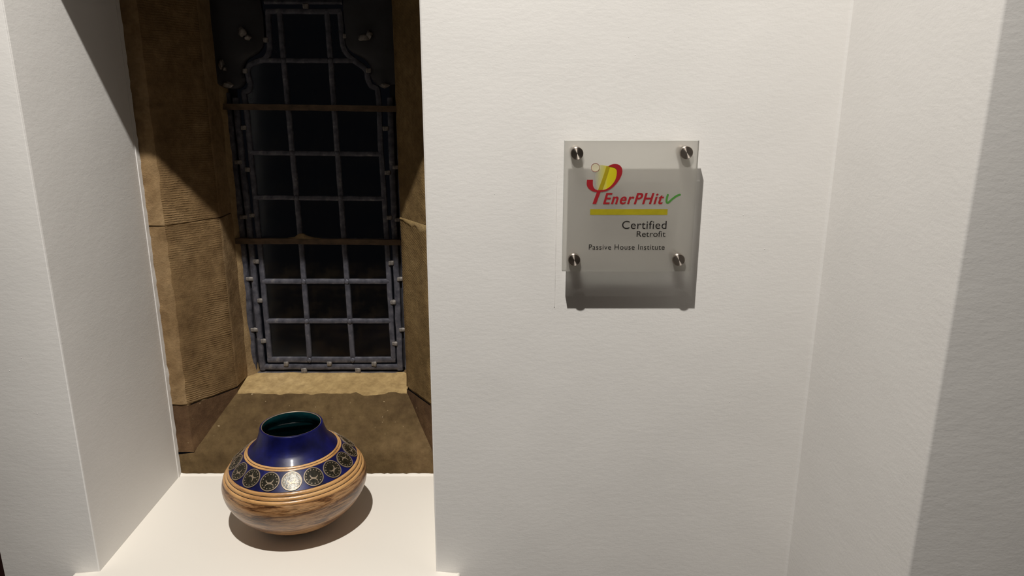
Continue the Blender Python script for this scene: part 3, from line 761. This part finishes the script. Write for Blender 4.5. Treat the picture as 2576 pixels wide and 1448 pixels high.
def strip(pts, w):
    n = len(pts); L = []; R = []
    for i, p in enumerate(pts):
        a = Vector(pts[max(0, i - 1)]); b = Vector(pts[min(n - 1, i + 1)]); t = (b - a).normalized(); s = Vector((-t.y, t.x)); ww = w * (0.35 + 0.65 * math.sin(PI * (i + 0.5) / n))
        L.append(tuple(Vector(p) + s * ww)); R.append(tuple(Vector(p) - s * ww))
    return L, R
def strip_mesh(name, curves, mat):
    bm = bmesh.new()
    for pts, w in curves:
        L, R = strip(pts, w)
        a = [bm.verts.new(on_band(u, v, 0.0013)) for u, v in L]; b = [bm.verts.new(on_band(u, v, 0.0013)) for u, v in R]
        for k in range(len(pts) - 1): bm.faces.new((a[k], a[k + 1], b[k + 1], b[k]))
    bmesh.ops.recalc_face_normals(bm, faces=bm.faces)
    me = bpy.data.meshes.new(name); bm.to_mesh(me); bm.free(); me.materials.append(mat); return me
def cres(rot):
    c, s = math.cos(rot), math.sin(rot)
    R_ = lambda pts: [(u * c - v * s, u * s + v * c) for u, v in pts]
    a1 = [(0.40 * RM * math.cos(t), 0.22 * RM + 0.40 * RM * math.sin(t)) for t in [PI * (1.05 + 0.9 * k / 10) for k in range(11)]]
    a2 = [(0.45 * RM * math.cos(t), -0.62 * RM + 0.40 * RM * math.sin(t)) for t in [PI * (0.12 + 0.76 * k / 10) for k in range(11)]]
    return [(R_(a1), 0.075 * RM), (R_(a2), 0.06 * RM)]
me_cres = [strip_mesh('medallion_crescent', cres(a), M['medal_line']) for a in (0.15, -0.3, 0.5, 2.6)]
NM = 17
for k in range(NM):
    phi = math.radians(13.5) + 2 * PI * k / NM
    o = from_mesh('medallion', me_disc, M['medal'], vase, (VX0, VY0, ZS)); o.rotation_euler = (0, 0, phi)
    for nm, me in (('medallion_rim', me_rim), ('medallion_dots', me_dots), ('medallion_crescent', me_cres[k % 4])):
        c = from_mesh(nm, me, M['medal_line'], o, (VX0, VY0, ZS))
        if nm == 'medallion_dots': tag(c, kind='stuff')

# ------------------------------------------------------------------ plaque
PX0, PX1, PZ0, PZ1 = 0.0849, 0.2850, -0.2820, -0.0816
YF, YBK = -0.0326, -0.0230
plaque = root('wall_plaque', ((PX0 + PX1) / 2, 0.0, PZ0))
tag(plaque, 'square frosted acrylic plaque with red and yellow printing on four steel standoffs', 'plaque')
def acrylic(name, y0, y1):
    bm = bmesh.new(); box(bm, PX0, PX1, y0, y1, PZ0, PZ1)
    for f in bm.faces:
        n = f.normal; f.material_index = 0 if abs(n.y) > 0.9 else 1
    return finish(bm, name, [M['acrylic'], M['acrylic_edge']], plaque, ((PX0 + PX1) / 2, (y0 + y1) / 2, PZ0))
acrylic('acrylic_sheet', YF + 0.0004, YBK)
bm = bmesh.new(); vs_ = [bm.verts.new(p) for p in ((PX0, YF + 0.0002, PZ0), (PX1, YF + 0.0002, PZ0), (PX1, YF + 0.0002, PZ1), (PX0, YF + 0.0002, PZ1))]
bm.faces.new(vs_); finish(bm, 'frosted_film', M['film'], plaque, ((PX0 + PX1) / 2, YF + 0.0002, PZ0), recalc=False)
def standoff(x, z):
    bm = bmesh.new(); prof = [(0.0001, 0.0), (0.0086, 0.0), (0.0092, -0.0006), (0.0094, -0.0006 - 0.0), (0.0094, -0.0048), (0.0001, -0.0048)]
    def cyl(pr):
        rows = [[bm.verts.new((r * math.cos(2 * PI * k / 48), y, r * math.sin(2 * PI * k / 48))) for k in range(48)] for r, y in pr]
        for a, b in zip(rows[:-1], rows[1:]):
            for k in range(48): bm.faces.new((a[k], a[(k + 1) % 48], b[(k + 1) % 48], b[k]))
        bm.faces.new(rows[0]); bm.faces.new(rows[-1])
    cyl([(0.0094, -0.0002), (0.0094, -0.0058), (0.0088, -0.0065), (0.0012, -0.0065)])
    cap = finish(bm, 'standoff_cap', M['steel'], plaque, (0, 0, 0), smooth=30)
    cap.location = Vector((x, YF, z)) - ORG[plaque.name]; ORG[cap.name] = Vector((x, YF, z))
    bm = bmesh.new()
    cyl([(0.0088, -0.0005), (0.0088, YBK + 0.0002), (0.0020, YBK + 0.0002)])
    b = finish(bm, 'standoff_barrel', M['steel'], cap, (0, 0, 0), smooth=30); b.location = (0, -YF, 0)
for x, z in ((0.1033, -0.1001), (0.2660, -0.0990), (0.1030, -0.2625), (0.2645, -0.2625)): standoff(x, z)

YP = YF - 0.0001
def flat(name, pts2, mat, dy=0.0):
    return plate_poly(name, pts2, YP - dy + 0.0002, 0.0002, mat, plaque)
arc_out = [(0.1196, -0.1394), (0.1194, -0.1472), (0.1226, -0.1531), (0.1294, -0.1573), (0.1354, -0.1582), (0.1421, -0.1580), (0.1503, -0.1561), (0.1591, -0.1509), (0.1662, -0.1427), (0.1707, -0.1345), (0.1724, -0.1272), (0.1709, -0.1213), (0.1667, -0.1172), (0.1607, -0.1160), (0.1556, -0.1169), (0.1508, -0.1194)]
arc_in = [(0.1602, -0.1213), (0.1633, -0.1242), (0.1641, -0.1294), (0.1633, -0.1360), (0.1610, -0.1420), (0.1560, -0.1487), (0.1495, -0.1535), (0.1428, -0.1552), (0.1361, -0.1554), (0.1319, -0.1535), (0.1292, -0.1494), (0.1285, -0.1442), (0.1286, -0.1394)]
wedge = [(0.1378, -0.1172), (0.1508, -0.1194)] + sp2(arc_in[:9], 4) + [(0.1347, -0.1545), (0.1327, -0.1442), (0.1303, -0.1330), (0.1320, -0.1277), (0.1359, -0.1257), (0.1378, -0.1225)]
flat('logo_wedge', wedge, M['fade'])
flat('logo_fold', [(0.1483, -0.1191), (0.1535, -0.1200), (0.1500, -0.1330), (0.1462, -0.1460), (0.1432, -0.1550), (0.1368, -0.1551), (0.1405, -0.1450), (0.1450, -0.1310)], M['ochre'], 0.0002)
flat('logo_arc', sp2(arc_out, 4) + sp2(arc_in, 4), M['red'], 0.0004)
flat('logo_stem', [(0.1354, -0.1570), (0.1410, -0.1570), (0.1345, -0.1763), (0.1289, -0.1763)], M['red'], 0.0003)
flat('logo_dot', circ(0.1316, -0.1214, 0.0060, 32), M['ringfill'], 0.0002)
bm = bmesh.new()
o_, i_ = circ(0.1316, -0.1214, 0.0065, 40), circ(0.1316, -0.1214, 0.0060, 40)
a = [bm.verts.new((x, YP - 0.0004, z)) for x, z in o_]; b = [bm.verts.new((x, YP - 0.0004, z)) for x, z in i_]
for k in range(40): bm.faces.new((a[k], a[(k + 1) % 40], b[(k + 1) % 40], b[k]))
finish(bm, 'logo_ring', M['ringred'], plaque, (0.1316, YP, -0.1214))
flat('yellow_bar', [(0.1259, -0.1844), (0.2438, -0.1844), (0.2438, -0.1932), (0.1259, -0.1932)], M['bar_yellow'])
tick = spline([(0.2427, YP, -0.1627), (0.2413, YP, -0.1690), (0.2417, YP, -0.1738), (0.2436, YP, -0.1746), (0.2458, YP, -0.1728), (0.2501, YP, -0.1687), (0.2560, YP, -0.1642), (0.2609, YP, -0.1623)], 6)
R = 0.00155; Lp, Rp = [], []
for i, p in enumerate(tick):
    d = (tick[min(len(tick) - 1, i + 1)] - tick[max(0, i - 1)]).normalized(); n_ = Vector((-d.z, 0, d.x))
    Lp.append(p + n_ * R); Rp.append(p - n_ * R)
def endcap(c, d0):
    return [c + Vector((math.cos(d0 + t), 0, math.sin(d0 + t))) * R for t in [PI * k / 6 for k in range(1, 6)]]
da = math.atan2((tick[0] - tick[1]).z, (tick[0] - tick[1]).x); db = math.atan2((tick[-1] - tick[-2]).z, (tick[-1] - tick[-2]).x)
loop = Rp + endcap(tick[-1], db - PI / 2) + Lp[::-1] + endcap(tick[0], da - PI / 2)
flat('green_tick', [(p.x, p.z) for p in loop], M['green'], 0.0001)
def text(name, s, x0, x1, z0, cap, mat, shear=0.0, bold=0.0, spacing=1.0):
    """lettering from x0 to x1 with its baseline at z0 and capital height cap"""
    cu = bpy.data.curves.new(name, 'FONT'); cu.body = s; cu.size = 1.0; cu.space_character = spacing; cu.fill_mode = 'FRONT'; cu.resolution_u = 6
    o = bpy.data.objects.new('tmp_text', cu); col.objects.link(o)
    dg = bpy.context.evaluated_depsgraph_get(); me = bpy.data.meshes.new_from_object(o.evaluated_get(dg)); bpy.data.objects.remove(o)
    cu2 = bpy.data.curves.new('tmp', 'FONT'); cu2.body = 'H'; cu2.size = 1.0; o2 = bpy.data.objects.new('tmp_text', cu2); col.objects.link(o2)
    dg = bpy.context.evaluated_depsgraph_get(); mh = bpy.data.meshes.new_from_object(o2.evaluated_get(dg)); ch = max(v.co.y for v in mh.vertices); bpy.data.objects.remove(o2)
    k = cap / ch
    if bold:      # thicken the strokes by overlaying shifted copies
        bmt = bmesh.new()
        for q, (dx, dy) in enumerate(((0, 0), (-1, 0), (-0.5, 0), (0.5, 0), (1, 0), (0, 0.45), (0, -0.45), (0.6, 0.4), (-0.6, 0.4), (0.6, -0.4), (-0.6, -0.4))):
            k0 = len(bmt.verts); bmt.from_mesh(me); bmt.verts.ensure_lookup_table()
            for v in bmt.verts[k0:]: v.co += Vector((dx * bold, dy * bold, q * 0.001))
        bmt.to_mesh(me); bmt.free()
    for v in me.vertices: v.co.x += v.co.y * shear
    xa = min(v.co.x for v in me.vertices); xb = max(v.co.x for v in me.vertices); kx = (x1 - x0) / (xb - xa)
    for v in me.vertices: v.co = Vector(((v.co.x - xa) * kx, -0.0002 - v.co.z * 0.004, v.co.y * k))
    me.materials.clear()
    return from_mesh(name, me, mat, plaque, (x0, YP, z0))
text('red_lettering', 'EnerPHit', 0.1449, 0.2372, -0.1763, 0.0165, M['red'], shear=0.30, bold=0.030, spacing=1.16)
text('black_lettering', 'Certified', 0.1753, 0.2434, -0.2146, 0.0122, M['black'], bold=0.0, spacing=1.04)
text('black_lettering', 'Retrofit', 0.1983, 0.2427, -0.2269, 0.0088, M['black'], bold=0.0)
text('black_lettering', 'Passive House Institute', 0.1254, 0.2424, -0.2472, 0.0082, M['black'], bold=0.0, spacing=1.1)
